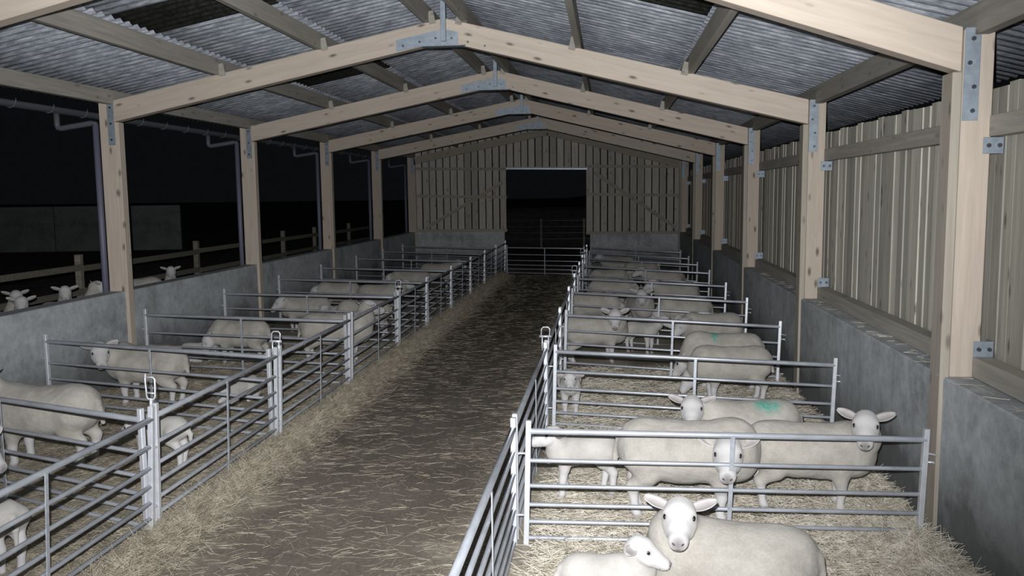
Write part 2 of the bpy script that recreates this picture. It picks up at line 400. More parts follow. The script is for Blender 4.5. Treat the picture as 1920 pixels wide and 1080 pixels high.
# ------------------------------------------------------------------ roof sheets
roof = tag(empty('ceiling'), kind='structure')
def sheet_mesh(name, length, width=1.05, pitch=.175, amp=.029, th=.006):
    n = int(round(width/pitch*6)); V, Fc = [], []
    for s in (0, 1):
        for e in (0, length):
            for i in range(n+1):
                yy = width*i/n; V.append((e, yy, amp*math.cos(2*PI*yy/pitch) + amp + s*th))
    m1 = n+1
    for i in range(n):
        Fc.append((i, m1+i, m1+i+1, i+1)); Fc.append((2*m1+i, 2*m1+i+1, 3*m1+i+1, 3*m1+i))
        Fc.append((i, i+1, 2*m1+i+1, 2*m1+i)); Fc.append((m1+i, 3*m1+i, 3*m1+i+1, m1+i+1))
    me = mesh_from(name, V, Fc, False)
    for p in me.polygons: p.use_smooth = abs(p.normal.z) > .2
    return me
def sheet_row(side, xa, xb, lap):
    za, zb = raft_top(side, xa)+PUR+lap, raft_top(side, xb)+PUR+lap
    L = math.hypot(xb-xa, zb-za); ang = math.atan2(zb-za, abs(xb-xa))
    me = sheet_mesh('roof_sheet', L); me.materials.append(M['fibre_cement'])
    ml = me.copy(); ml.name = 'rooflight_sheet'; ml.materials.clear(); ml.materials.append(M['rooflight'])
    first = 1.75 if side == 'L' else .85
    ncol = int((Y_GABLE+.5-first)/1.05)+1
    for c in range(ncol):
        y = first + c*1.05
        mid = (.35 < (xa-(XL if side == 'L' else XR))/((XC-XL) if side == 'L' else (XC-XR)) - .0 + .1 < .6)
        glass = mid and ((side == 'L' and c in (7, 12, 17, 22)) or (side == 'R' and c in (7, 12, 17, 22)))
        o = link('rooflight_sheet' if glass else 'roof_sheet', ml if glass else me, roof)
        if side == 'L':
            o.matrix_basis = Matrix.Translation((xa, y, za)) @ Matrix.Rotation(-ang, 4, 'Y')
        else:
            o.matrix_basis = Matrix.Translation((xa, y+1.05, za)) @ Matrix.Rotation(PI, 4, 'Z') @ Matrix.Rotation(-ang, 4, 'Y')
P2L, P3L, PRL = -5.50, -3.98, -2.45
P2R, P3R, PRR = 1.06, -.40, -1.92
sheet_row('L', -8.00, P2L+.06, .0); sheet_row('L', P2L-.06, P3L+.08, .013); sheet_row('L', P3L-.04, XC-.03, .026)
sheet_row('R', 3.86, P2R-.06, .0); sheet_row('R', P2R+.06, P3R-.08, .013); sheet_row('R', P3R+.04, XC+.03, .026)

# ------------------------------------------------------------------ portal frames
bolt_me = tube_mesh('bolt', [[(0, -.006, 0), (0, .016, 0)]], .016, 6, smooth=False); bolt_me.materials.append(M['bolt_steel'])
def bolt(parent, loc):
    o = link('bolt', bolt_me, parent); o.location = loc; o.rotation_euler = (PI, 0, 0); return o
def open_post(k):
    y = YL[k]; t = empty('timber_post', (0, 0, 0)); t.location = (XL, y, 0)
    tag(t, f'{ORD[k]} pale timber post along the open side, standing on the low concrete wall' if k < 5 else 'timber corner post where the open side meets the end gable', 'post', 'timber posts on the open side')
    o = link('outer_post', box_mesh('outer_post', (WTL+.0, -.115, -.075), (raft_top('L', XL)-.01, .115, .075), .006), t, M['new_timber'])
    o.matrix_basis = Matrix(((0, 1, 0, -.175), (0, 0, 1, -.075), (1, 0, 0, 0), (0, 0, 0, 1)))
    o = link('inner_post', box_mesh('inner_post', (.0, -.03, -.07), (raft_top('L', XL)-.31, .03, .07), .005), t, M['new_timber'])
    o.matrix_basis = Matrix(((0, 1, 0, -.03), (0, 0, 1, -.075), (1, 0, 0, 0), (0, 0, 0, 1)))
    z1 = EL-.02
    p = link('joint_plate', box_mesh('joint_plate', (-.16, -.157, z1-.62), (-.055, -.151, z1+.0), .002), t, M['plate_steel'])
    for q in range(3): bolt(p, (-.105, -.157, z1-.08-.23*q))
for k in range(6): open_post(k)
def board_post(k):
    y = YR[k]; t = empty('timber_post', (XR, y, 0))
    tag(t, f'{ORD[k]} pale timber post along the boarded side, rising from the concrete wall' if k < 5 else 'timber corner post where the boarded side meets the end gable', 'post', 'timber posts on the boarded side')
    o = link('outer_post', box_mesh('outer_post', (WTR, -.105, -.10), (ER-.01, .105, .10), .006), t, M['new_timber'])
    o.matrix_basis = Matrix(((0, 1, 0, .148), (0, 0, 1, .10), (1, 0, 0, 0), (0, 0, 0, 1)))
    o = link('inner_post', box_mesh('inner_post', (.0, -.034, -.10), (ER-.31, .034, .10), .005), t, M['mid_timber'])
    o.matrix_basis = Matrix(((0, 1, 0, .006), (0, 0, 1, .10), (1, 0, 0, 0), (0, 0, 0, 1)))
    p = link('joint_plate', box_mesh('joint_plate', (.045, -.008, ER-.66), (.155, -.001, ER-.0), .002), t, M['plate_steel'])
    for q, dx in enumerate((0, -.02, .015, .012)): bolt(p, (.10+dx, -.007, ER-.08-.17*q))
    for z in (3.03, 1.53):                          # angle cleats that hold the wall rails
        c = link('angle_cleat', box_mesh('angle_cleat', (.20, -.012, z-.06), (.345, -.002, z+.06), .003), t, M['plate_steel'])
        for dx in (.235, .31): bolt(c, (dx, -.011, z))
        link('cleat_leg', box_mesh('cleat_leg', (.337, -.012, z-.06), (.345, .11, z+.06), .002), c, M['plate_steel'])
for k in range(6): board_post(k)
APEX = {0: (XC, 6.90, 4.78), 1: (-2.21, 11.71, 4.74), 2: (-2.14, 16.51, 4.72), 3: (-2.12, 21.31, 4.70), 4: (-2.12, 26.11, 4.68)}
def frame(k):
    ax, ay, az = APEX[k]; rh = .30
    for sd in ('L', 'R'):
        if sd == 'L':
            p0 = Vector((XL-.06, YL[k]-.075, 3.98)); p1 = Vector((ax, ay, az+.19))
            if k == 0: p1.z += .05
        else:
            p0 = Vector((XR+.04, YR[k]+.10, 3.72)); p1 = Vector((ax, ay, az+.19))
            if k == 0: p1.z += .36
        side = 'open' if sd == 'L' else 'boarded'
        t = empty('rafter', p0)
        tag(t, f'pale timber rafter of the {ORD[k]} roof frame, sloping to the {side} side', 'rafter', 'timber rafters')
        rb = beam('rafter_timber', p0, p1, .15 if sd == 'L' else .17, rh, M['new_timber'], t, .006)
        ta = (p1.z-p0.z)/math.hypot(p1.x-p0.x, p1.y-p0.y)         # plumb cut at the eaves end
        for v in rb.data.vertices:
            if v.co.x < .02: v.co.x += v.co.z*ta
        for px in ((P2L, P3L, PRL) if sd == 'L' else (P2R, P3R, PRR)):
            s = (px-p0.x)/(p1.x-p0.x); c = p0.lerp(p1, s)
            z = c.z + rh/2
            yo = c.y + (-.05)
            dx = .085 if sd == 'L' else -.085
            o = link('timber_cleat', box_mesh('timber_cleat', (-.045, -.05, -.02), (.045, .05, .15), .004), t, M['old_timber'])
            o.location = Vector((c.x+dx, yo, z)) - p0; o.rotation_euler = (0, -math.atan2(p1.z-p0.z, p1.x-p0.x) if sd == 'L' else -math.atan2(p1.z-p0.z, p1.x-p0.x)-PI, 0)
    # steel apex bracket
    t = empty('apex_bracket', (ax, ay-.085, az)); tag(t, f'grey bolted steel apex bracket on the {ORD[k]} roof frame', 'bracket', 'steel apex brackets')
    if k == 0: t.location.z += .14
    sl, sr = (az+.19-3.98)/(ax-XL), (az+.19-3.72)/(XR-ax)
    w = .66; hgt = .15
    pr = [(-w, -w*sl+.05), (-.30, -.02), (.30, -.02), (w, -w*sr+.05), (w, -w*sr+.05+hgt), (0, .05+hgt), (-w, -w*sl+.05+hgt)]
    n = len(pr); Vb = [(a, -.008, c) for a, c in pr] + [(a, .004, c) for a, c in pr]
    Fb = [tuple(range(n)), tuple(range(2*n-1, n-1, -1))] + [(i, i+n, (i+1) % n+n, (i+1) % n) for i in range(n)]
    me = mesh_from('gusset_plate', Vb, Fb); bm = bmesh.new(); bm.from_mesh(me); bmesh.ops.recalc_face_normals(bm, faces=bm.faces[:]); bm.to_mesh(me); bm.free()
    p = link('gusset_plate', me, t, M['plate_steel'])
    for dx in (-.56, -.33, -.11, .11, .33, .56): bolt(p, (dx, -.008, .10-abs(dx)*(sl if dx < 0 else sr)))
    link('flange', box_mesh('flange', (-.036, -.05, .03), (.036, .02, .56), .004), t, M['plate_steel'])
    link('base_lip', box_mesh('base_lip', (-.30, -.06, -.035), (.30, .09, -.022), .003), t, M['plate_steel'])
for k in range(5): frame(k)
# purlins, ridge boards and eaves timbers, continuous from end to end
def purlin(name, side, x, label, w=.075, h=PUR-.015, dz=0.0, grp='roof purlins'):
    z = raft_top(side, x) + h/2 + dz
    o = beam(name, (x, Y_NEAR, z), (x, Y_GABLE+.3, z), w, h, M['old_timber'], None, .004)
    tag(o, label, 'beam', grp)
purlin('purlin', 'L', P2L, 'lower grey timber purlin under the roof slope on the open side')
purlin('purlin', 'L', P3L, 'upper grey timber purlin under the roof slope on the open side')
purlin('ridge_purlin', 'L', PRL, 'grey ridge timber just beside the apex, on the open side')
purlin('purlin', 'R', P2R, 'lower grey timber purlin under the roof slope on the boarded side')
purlin('purlin', 'R', P3R, 'upper grey timber purlin under the roof slope on the boarded side')
purlin('ridge_purlin', 'R', PRR, 'grey ridge timber just beside the apex, on the boarded side')
purlin('eaves_purlin', 'L', -7.17, 'grey eaves timber running along the tops of the open-side posts', .10, .20, -.035)
purlin('eaves_purlin', 'R', 2.66, 'grey eaves timber running along the tops of the boarded-side posts', .10, .22, -.01)
o = beam('wall_rail', (2.79, Y_NEAR, 3.17), (2.79, Y_GABLE, 3.17), .10, .15, M['old_timber']); tag(o, 'upper grey timber rail that carries the vertical wall boards', 'rail', 'wall rails')
o = beam('wall_rail', (2.77, Y_NEAR, 1.40), (2.77, Y_GABLE, 1.37), .14, .15, M['old_timber']); tag(o, 'low grey timber rail lying on the concrete wall under the boards', 'rail', 'wall rails')

# gutters and downpipes
def gutter(name, x, z, label):
    V, Fc = [], []; n = 8
    for yy in (Y_NEAR, Y_GABLE+.4):
        for s, r in ((0, .085), (1, .080)):
            for i in range(n+1):
                a = PI + PI*i/n; V.append((r*math.cos(a), yy, r*math.sin(a)))
    m1 = n+1
    for i in range(n):
        Fc.append((i, i+1, 2*m1+i+1, 2*m1+i)); Fc.append((m1+i, 3*m1+i, 3*m1+i+1, m1+i+1))
    Fc += [(0, 2*m1, 3*m1, m1), (n, m1+n, 3*m1+n, 2*m1+n)]
    t = empty(name, (x, 0, z)); tag(t, label, 'gutter')
    link('trough', mesh_from('trough', V, Fc, True), t, M['gutter_plastic'])
    hk = tube_mesh('gutter_hook', [[(.09, 0, .03), (.092, 0, .0), (.06, 0, -.07), (0, 0, -.093), (-.06, 0, -.07), (-.092, 0, 0), (-.092, 0, .02)]], .008, 6)
    hk.materials.append(M['gutter_plastic'])
    y = Y_NEAR+.5
    while y < Y_GABLE:
        o = link('gutter_hook', hk, t); o.location = (0, y, 0); y += .8
gutter('gutter', -8.04, 4.05, 'dark half-round gutter on hooks along the open eaves')
gutter('gutter', 3.93, 3.63, 'dark half-round gutter outside the boarded wall')
for k in range(6):
    y = YL[k]-.08
    t = empty('downpipe', (-7.465, y, 0)); tag(t, f'dark plastic downpipe on the outer face of the {ORD[k]} open-side post' if k < 5 else 'dark plastic downpipe at the far corner post by the gable', 'pipe', 'downpipes on the open side')
    link('pipe', tube_mesh('pipe', [[(0, 0, .45), (0, 0, 3.80)]], .046, 10), t, M['downpipe_plastic'])
    link('swan_neck', tube_mesh('swan_neck', [[(-.60, 0, 3.98), (-.60, 0, 3.80), (-.585, 0, 3.76), (-.53, 0, 3.755), (-.06, 0, 3.82), (0, 0, 3.81), (0, 0, 3.74)]], .042, 10), t, M['gutter_plastic'])

# ------------------------------------------------------------------ hurdles
unit_rail = tube_mesh('rail', [[(0, 0, 0), (1, 0, 0)]], .017, 8); unit_rail.materials.append(M['galvanised'])
unit_top = tube_mesh('top_rail', [[(0, 0, 0), (1, 0, 0)]], .0235, 10); unit_top.materials.append(M['galvanised'])
post_cache = {}
def post_me(h, kind):
    key = (round(h, 2), kind)
    if key not in post_cache:
        if kind == 'post': me = box_mesh('end_post', (-.021, -.021, .0), (.021, .021, h), .004)
        else: me = box_mesh('brace', (-.017, -.030, .03), (.017, -.022, h), .002)
        me.materials.append(M['bright_galv'] if kind == 'post' else M['galvanised']); post_cache[key] = me
    return post_cache[key]
lug_me = tube_mesh('lug', [[(0, 0, 0), (.055, 0, 0), (.06, 0, -.01)]], .009, 6); lug_me.materials.append(M['bright_galv'])
R6 = (.07, .20, .335, .485, .685, .915); R7 = (.05, .175, .305, .44, .59, .765, .985)
def latch_mesh(kind):
    V, Fc = [], []
    if kind == 'tall':
        add_tube(V, Fc, [(-.045, 0, .0), (-.05, 0, .07), (-.06, 0, .16), (-.058, 0, .24)], .009, 6)
        add_tube(V, Fc, [(-.055, 0, .20), (.02, 0, .205), (.04, 0, .185), (.042, 0, .10), (.042, 0, .0), (.03, 0, -.03), (-.03, 0, -.03), (-.045, 0, 0)], .010, 6)
        add_tube(V, Fc, [(-.04, 0, .035), (.04, 0, .035)], .008, 6)
        add_tube(V, Fc, [(0, 0, -.03), (0, 0, -.12)], .016, 8)
    else:
        add_tube(V, Fc, [(-.06, 0, .13), (-.055, 0, .22), (-.03, 0, .245), (.04, 0, .245), (.065, 0, .22), (.06, 0, .13)], .0095, 6)
        add_tube(V, Fc, [(-.085, 0, .125), (.085, 0, .125)], .015, 6)
        add_tube(V, Fc, [(-.045, 0, .12), (-.045, 0, -.05)], .011, 6); add_tube(V, Fc, [(.045, 0, .12), (.045, 0, -.05)], .011, 6)
    me = mesh_from('latch_handle', V, Fc, True); me.materials.append(M['bright_galv']); return me
LATCH = {'tall': latch_mesh('tall'), 'loop': latch_mesh('loop')}
def hurdle(p0, p1, label, group, rails=R6, h=1.0, lean=0.0, braces=(.5,), latch=None, latch_rot=0, name='hurdle', lugs=True, sink=0, drop=0):
    p0, p1 = Vector((p0[0], p0[1], sink)), Vector((p1[0], p1[1], sink)); L = (p1-p0).length
    t = empty(name, p0, math.atan2(p1.y-p0.y, p1.x-p0.x)); t.rotation_euler.x = lean; t.rotation_euler.y = math.asin(drop/L)
    tag(t, label, 'hurdle', group)
    for z in rails[:-1]:
        o = link('rail', unit_rail, t); o.location = (0, 0, z); o.scale = (L, 1, 1)
    o = link('top_rail', unit_top, t); o.location = (0, 0, rails[-1]); o.scale = (L, 1, 1)
    for x in (0, L):
        q = link('end_post', post_me(h, 'post'), t); q.location = (x, 0, 0)
        if lugs:
            for z in (.25, .74):
                g = link('lug', lug_me, q); g.location = (.015 if x else -.015, 0, z); g.rotation_euler = (0, 0, 0 if x else PI)
    for s in braces:
        o = link('brace', post_me(rails[-1]+.0, 'brace'), t); o.location = (L*s, 0, 0)
    if latch:
        kind, s = latch
        o = link('latch_handle', LATCH[kind], t); o.scale = (.8, .8, .75 if kind == 'tall' else .9); o.location = (L*s, 0, h+.02 if kind == 'tall' else h-.05); o.rotation_euler = (0, 0, latch_rot)
        if kind == 'tall': o.location.z = h+.08
    return t
GA, GB = 'cross hurdles on the boarded side', 'cross hurdles on the open side'
RX = [((-.635, 6.34), (2.37, 6.62)), ((-.63, 9.66), (2.42, 9.45)), ((-.65, 12.60), (2.36, 12.15)), ((-.68, 15.50), (2.33, 14.85)), ((-.67, 18.05), (2.31, 17.35)),
      ((-.65, 21.1), (2.31, 20.15)), ((-.62, 23.6), (2.27, 22.5)), ((-.60, 25.8), (2.24, 24.6)), ((-.60, 28.3), (2.22, 27.1))]
for i, (a, c) in enumerate(RX):
    hurdle(a, c, f'galvanised cross hurdle closing the {ORD[i]} pen from the front, boarded side', GA, h=1.0, braces=(.515,), drop=.085)
LX = [((-7.0, 7.45), (-3.72, 6.30)), ((-6.98, 9.80), (-3.74, 8.95)), ((-7.0, 12.15), (-3.70, 11.60)), ((-7.02, 14.9), (-3.68, 14.40)), ((-7.03, 17.55), (-3.62, 16.75)),
      ((-7.04, 20.3), (-3.62, 19.40)), ((-7.05, 23.3), (-3.62, 22.2)), ((-7.06, 26.2), (-3.62, 24.8)), ((-7.06, 28.8), (-3.64, 27.2))]
for i, (a, c) in enumerate(LX):
    hurdle(a, c, f'galvanised cross hurdle closing the {ORD[i]} pen from the front, open side', GB, h=1.05, rails=R6[:-1]+(.955,), braces=(.5,))
GC, GD = 'alley hurdles on the open side', 'alley hurdles on the boarded side'
LA = [3.55, 6.28, 8.90, 11.58, 14.38, 16.72, 19.40, 22.20, 24.8, 27.3, 29.9]
for i in range(len(LA)-1):
    lt = {0: ('tall', 1.0), 1: ('loop', 1.0), 3: ('loop', 1.0), 6: None}.get(i)
    hurdle((-3.645, LA[i]+.055), (-3.645, LA[i+1]-.055), f'long galvanised hurdle along the alley, {ORD[i]} on the open side', GC, rails=R7, h=1.09, lean=.055 if i < 1 else .03, braces=(.5,), latch=lt, latch_rot=-PI/2)
RA = [3.45, 6.36, 9.70, 12.62, 15.5, 18.05, 21.1, 23.6, 25.8, 28.3]
for i in range(len(RA)-1):
    lt = {1: ('loop', 1.0), 3: None, 4: ('loop', 1.0), 6: ('loop', 1.0)}.get(i)
    hurdle((-.72, RA[i]+.06), (-.72, RA[i+1]-.06), f'long galvanised hurdle along the alley, {ORD[i]} on the boarded side', GD, rails=R7[:-1]+(.945,), h=1.03, braces=(.5,), latch=lt, latch_rot=-PI/2)
hurdle((-3.42, 28.65), (-.80, 28.0), 'galvanised gate hurdle across the far end of the alley', 'alley end gate', h=1.0, name='gate_hurdle')
# straps tying the cross hurdles to the wall battens
for i, (a, c) in enumerate(RX[:5]):
    o = link('wall_tie', tube_mesh('wall_tie', [[(0, 0, 0), (.03, .005, .0), (.09, .0, -.01)]], .008, 6), None, M['bright_galv'])
    o.location = (c[0]+.02, c[1], .72); tag(o, f'short steel tie from the {ORD[i]} cross hurdle to the boarded-side concrete wall', 'tie', 'hurdle wall ties')

# ------------------------------------------------------------------ sheep
def smin(a, b, k):
    h = np.clip(.5+.5*(b-a)/k, 0, 1); return b*(1-h)+a*h-k*h*(1-h)
def sd_cone(P, a, b, ra, rb):
    a, b = np.asarray(a, float), np.asarray(b, float); ab = b-a
    t = np.clip(((P-a)@ab)/(ab@ab+1e-12), 0, 1)
    return np.linalg.norm(P-(a+t[:, None]*ab), axis=1)-(ra+(rb-ra)*t)
def sd_ell(P, c, r):
    q = P-np.asarray(c, float); r = np.asarray(r, float)
    k0 = np.linalg.norm(q/r, axis=1); k1 = np.linalg.norm(q/(r*r), axis=1)+1e-9
    return k0*(k0-1)/k1
def field(P, prims):
    d = None
    for pr in prims:
        if pr[0] == 'c': x = sd_cone(P, *pr[1:5]); k = pr[5]
        else: x = sd_ell(P, *pr[1:3]); k = pr[3]
        d = x if d is None else smin(d, x, k)
    return d
def surface_nets(fn, lo, hi, h):
    n = [int(math.ceil((b-a)/h))+1 for a, b in zip(lo, hi)]
    ax = [lo[i]+h*np.arange(n[i]) for i in range(3)]
    G = np.stack(np.meshgrid(*ax, indexing='ij'), -1).reshape(-1, 3)
    val = fn(G).reshape(n)
    ins = val < 0
    cells = [c-1 for c in n]
    cnt = np.zeros(cells, int)
    offs = [(i, j, k) for i in (0, 1) for j in (0, 1) for k in (0, 1)]
    for o in offs: cnt += ins[o[0]:o[0]+cells[0], o[1]:o[1]+cells[1], o[2]:o[2]+cells[2]]
    act = (cnt > 0) & (cnt < 8); idx = np.argwhere(act)
    num = -np.ones(cells, int); num[act] = np.arange(len(idx))
    acc = np.zeros((len(idx), 3)); w = np.zeros(len(idx))
    for o in offs:
        for d in range(3):
            if o[d]: continue
            o2 = list(o); o2[d] = 1
            va = val[idx[:, 0]+o[0], idx[:, 1]+o[1], idx[:, 2]+o[2]]; vb = val[idx[:, 0]+o2[0], idx[:, 1]+o2[1], idx[:, 2]+o2[2]]
            m = (va < 0) != (vb < 0); t = np.where(m, va/(va-vb+1e-20), 0)
            p = np.tile(np.array(o, float), (len(idx), 1)); p[:, d] += t
            acc[m] += p[m]; w += m
    verts = np.asarray(lo)+h*(idx+acc/np.maximum(w, 1)[:, None])
    faces = []
    for d in range(3):
        e, f = (d+1) % 3, (d+2) % 3
        sl = [slice(None)]*3; s2 = [slice(None)]*3; sl[d] = slice(0, -1); s2[d] = slice(1, None)
        A, B = ins[tuple(sl)], ins[tuple(s2)]
        for pos in np.argwhere(A != B):
            if pos[e] < 1 or pos[f] < 1 or pos[e] >= cells[e]+0 or pos[f] >= cells[f]+0: continue
            q = []
            for de, df in ((-1, -1), (0, -1), (0, 0), (-1, 0)):
                c = pos.copy(); c[e] += de; c[f] += df; q.append(num[tuple(c)])
            faces.append(q if A[tuple(pos)] else q[::-1])
    return verts, faces
def ear_mesh(L, W):
    V, Fc = [], []; nu, nv = 9, 6
    for s in (0, 1):
        for i in range(nu+1):
            u = i/nu; w = W*math.sin(PI*(.13+.82*u))**.62*.5
            w = max(w, .0015)
            for j in range(nv+1):
                v = 2*j/nv-1
                V.append((L*u, v*w, -.30*w*(1-v*v)*(1.3-.6*u) - s*.009*(1-abs(v)**3*.7)*(1-.4*u)))
    m1 = nv+1; o = (nu+1)*m1
    for i in range(nu):
        for j in range(nv):
            a = i*m1+j; Fc.append((a, a+m1, a+m1+1, a+1)); Fc.append((o+a, o+a+1, o+a+m1+1, o+a+m1))
        Fc.append((i*m1, o+i*m1, o+(i+1)*m1, (i+1)*m1)); a = i*m1+nv; Fc.append((a, a+m1, o+a+m1, o+a))
    for j in range(nv): Fc.append((nu*m1+j, o+nu*m1+j, o+nu*m1+j+1, nu*m1+j+1))
    me = mesh_from('ear', V, Fc, True); me.materials.append(M['ear_skin'])
    at = me.attributes.new('Inner', 'FLOAT', 'POINT')
    for i in range(nu+1):
        for j in range(nv+1): at.data[i*m1+j].value = max(0, 1-abs(2*j/nv-1)**2.5)*min(1, (1-i/nu)*3)
    return me
EAR = {1: ear_mesh(.170, .112), 0: ear_mesh(.125, .078)}
def blob_mesh(name, r, mat, seg=10):
    bm = bmesh.new(); bmesh.ops.create_uvsphere(bm, u_segments=seg, v_segments=max(6, seg-2), radius=1)
    for v in bm.verts: v.co = Vector((v.co.x*r[0], v.co.y*r[1], v.co.z*r[2]))
    for f in bm.faces: f.smooth = True
    me = D.meshes.new(name); bm.to_mesh(me); bm.free(); me.materials.append(mat); return me
EYE = blob_mesh('eye', (.025, .014, .019), M['eye_dark']); NOS = blob_mesh('nostril', (.009, .019, .0085), M['nostril_dark'], 8)

def sheep(name, label, cat, loc, face, adult=1, lying=False, poll=None, look=None, nod=.5, scale=1.0, vox=.02, mark=None, world_poll=True, group=None, detail=True, gait=0.0, fat=1.0):
    """loc: point on the ground under the middle; face: world angle the body points to; poll: top of the head in world space;
    look: world angle of the face; nod: how far the face drops below level"""
    rotb = face
    base = Vector(loc); ca, sa = math.cos(rotb), math.sin(rotb)
    if poll is None: P = np.array((.60, 0, .80)) if adult else np.array((.42, 0, .62))
    elif world_poll:
        dv = (Vector(poll)-base)/scale; P = np.array((ca*dv.x+sa*dv.y, -sa*dv.x+ca*dv.y, dv.z))
    else: P = np.array(poll, float)
    la = 0.0 if look is None else look-rotb
    dvec = np.array((math.cos(la)*math.cos(nod), math.sin(la)*math.cos(nod), -math.sin(nod)))
    svec = np.array((-math.sin(la), math.cos(la), 0.0)); nvec = np.cross(dvec, svec)
    hs = 1.0 if adult else .70
    H = lambda d, s, n: P+hs*(dvec*d+svec*s+nvec*n)
    W, B = [], []
    if adult:
        z0 = .27 if lying else 0.0          # how far the trunk is lowered
        f = fat
        W += [('e', (.24, 0, .535-z0), (.30, .235*f, .235), .02), ('e', (-.05, 0, .52-z0), (.44, .265*f, .235), .08), ('e', (-.30, 0, .555-z0), (.25, .235*f, .225), .07),
              ('c', (.30, 0, .60-z0), (-.38, 0, .62-z0), .165, .155, .06), ('e', (.40, 0, .50-z0), (.15, .16*f, .18), .07)]
        nb = np.array((.36, 0, .62-z0)); tip = H(-.02, 0, -.075)
        mid = (nb+tip)/2 + np.array((.03, 0, -.02))
        W += [('c', nb, mid, .185, .145, .09), ('c', mid, tip, .145, .105, .06), ('c', H(-.06, 0, -.05), H(.02, 0, -.10), .085, .075, .05)]
        W += [('c', (-.545, 0, .62-z0), (-.58, 0, .42-z0), .032, .024, .03)]
        if lying:
            for s in (-1, 1):
                W += [('e', (-.28, s*.20, .20), (.22, .12, .17), .05)]
                B += [('c', (-.30, s*.26, .09), (-.05, s*.30, .055), .055, .04, .03), ('c', (-.05, s*.30, .055), (.06, s*.29, .045), .04, .033, .02)]
                W += [('c', (.30, s*.16, .22), (.44, s*.17, .10), .085, .06, .04)]
                B += [('c', (.46, s*.17, .075), (.30, s*.18, .05), .045, .035, .03), ('c', (.44, s*.17, .075), (.52, s*.17, .06), .042, .036, .03)]
        else:
            for s in (-1, 1):
                g = gait*s
                W += [('c', (.25, s*.14, .46), (.25+g*.3, s*.13, .30), .10, .062, .05), ('c', (-.36, s*.14, .50), (-.31, s*.14, .38), .145, .095, .05)]
                W += [('c', (-.31, s*.145, .38), (-.43-g*.3, s*.13, .265), .085, .052, .04)]
                B += [('c', (.25+g*.3, s*.13, .32), (.262+g*.6, s*.125, .20), .054, .043, .03), ('c', (.262+g*.6, s*.125, .20), (.25+g, s*.122, .075), .040, .031, .02),
                      ('c', (.25+g, s*.122, .075), (.268+g, s*.122, .028), .034, .042, .02),
                      ('c', (-.43-g*.3, s*.13, .275), (-.405-g*.8, s*.125, .08), .045, .031, .03), ('c', (-.405-g*.8, s*.125, .08), (-.385-g*.8, s*.125, .028), .034, .042, .02)]
    else:
        z0 = .21 if lying else 0.0
        W += [('e', (.13, 0, .40-z0), (.17, .115, .125), .02), ('e', (-.03, 0, .395-z0), (.25, .115, .110), .06), ('e', (-.17, 0, .41-z0), (.15, .115, .120), .05),
              ('c', (.16, 0, .43-z0), (-.20, 0, .435-z0), .085, .085, .04)]
        nb = np.array((.20, 0, .44-z0)); tip = H(-.02, 0, -.055); mid = (nb+tip)/2+np.array((.012, 0, -.008))
        W += [('c', nb, mid, .098, .078, .05), ('c', mid, tip, .078, .066, .04)]
        W += [('c', (-.305, 0, .44-z0), (-.345, 0, .36-z0), .026, .022, .02), ('c', (-.345, 0, .36-z0), (-.345, 0, .25-z0*.8), .022, .015, .02)]
        if lying:
            for s in (-1, 1):
                W += [('e', (-.15, s*.10, .13), (.13, .07, .11), .04)]
                B += [('c', (-.14, s*.14, .06), (.04, s*.16, .035), .035, .026, .02), ('c', (.17, s*.09, .10), (.28, s*.09, .05), .045, .03, .03), ('c', (.28, s*.09, .05), (.16, s*.10, .03), .03, .024, .02)]
        else:
            for s in (-1, 1):
                g = gait*s
                W += [('c', (.15, s*.07, .37), (.15+g*.3, s*.068, .27), .062, .044, .03), ('c', (-.20, s*.07, .39), (-.17, s*.072, .31), .088, .062, .03)]
                B += [('c', (.15+g*.3, s*.068, .285), (.157+g*.6, s*.066, .17), .042, .034, .02), ('c', (.157+g*.6, s*.066, .17), (.15+g, s*.064, .05), .031, .025, .015), ('c', (.15+g, s*.064, .05), (.162+g, s*.064, .022), .026, .032, .015),
                      ('c', (-.17, s*.072, .32), (-.25-g*.4, s*.068, .215), .052, .036, .03), ('c', (-.25-g*.4, s*.068, .215), (-.232-g*.8, s*.064, .05), .034, .025, .02), ('c', (-.232-g*.8, s*.064, .05), (-.22-g*.8, s*.064, .022), .026, .032, .015)]
    k_ = .03*hs
    B += [('c', H(.0, 0, .0), H(.05, 0, .005), .100*hs, .100*hs, k_), ('c', H(.05, 0, .0), H(.16, 0, -.01), .098*hs, .076*hs, k_),
          ('c', H(.16, 0, -.012), H(.275, 0, -.015), .074*hs, .056*hs, k_), ('c', H(.10, 0, -.065), H(.265, 0, -.045), .060*hs, .036*hs, k_)]
    for s in (-1, 1):
        B += [('c', H(.075, s*.072, .030), H(.10, s*.070, .018), .032*hs, .028*hs, k_), ('c', H(.27, s*.026, -.010), H(.295, s*.022, -.012), .040*hs, .036*hs, .02*hs),
              ('c', H(.09, s*.055, -.04), H(.14, s*.045, -.045), .055*hs, .05*hs, k_)]
    allp = W+B
    def fn(Q): return smin(field(Q, W), field(Q, B), .028 if adult else .018)
    pts = []
    for pr in allp:
        if pr[0] == 'c': pts += [np.asarray(pr[1])-pr[3], np.asarray(pr[1])+pr[3], np.asarray(pr[2])-pr[4], np.asarray(pr[2])+pr[4]]
        else: pts += [np.asarray(pr[1])-np.asarray(pr[2]), np.asarray(pr[1])+np.asarray(pr[2])]
    pts = np.array(pts); lo, hi = pts.min(0)-.05, pts.max(0)+.05
    lo[2] = max(lo[2], -.06)
    verts, faces = surface_nets(fn, lo, hi, vox/scale if adult else vox*.7/scale)
    dw, db = field(verts, W), field(verts, B)
    wool = np.clip(.5+(db-dw)/.03, 0, 1)
    wool = np.where(verts[:, 2] < (.22 if adult and not lying else -1), np.minimum(wool, .15), wool)
    if not adult: wool = wool*.6
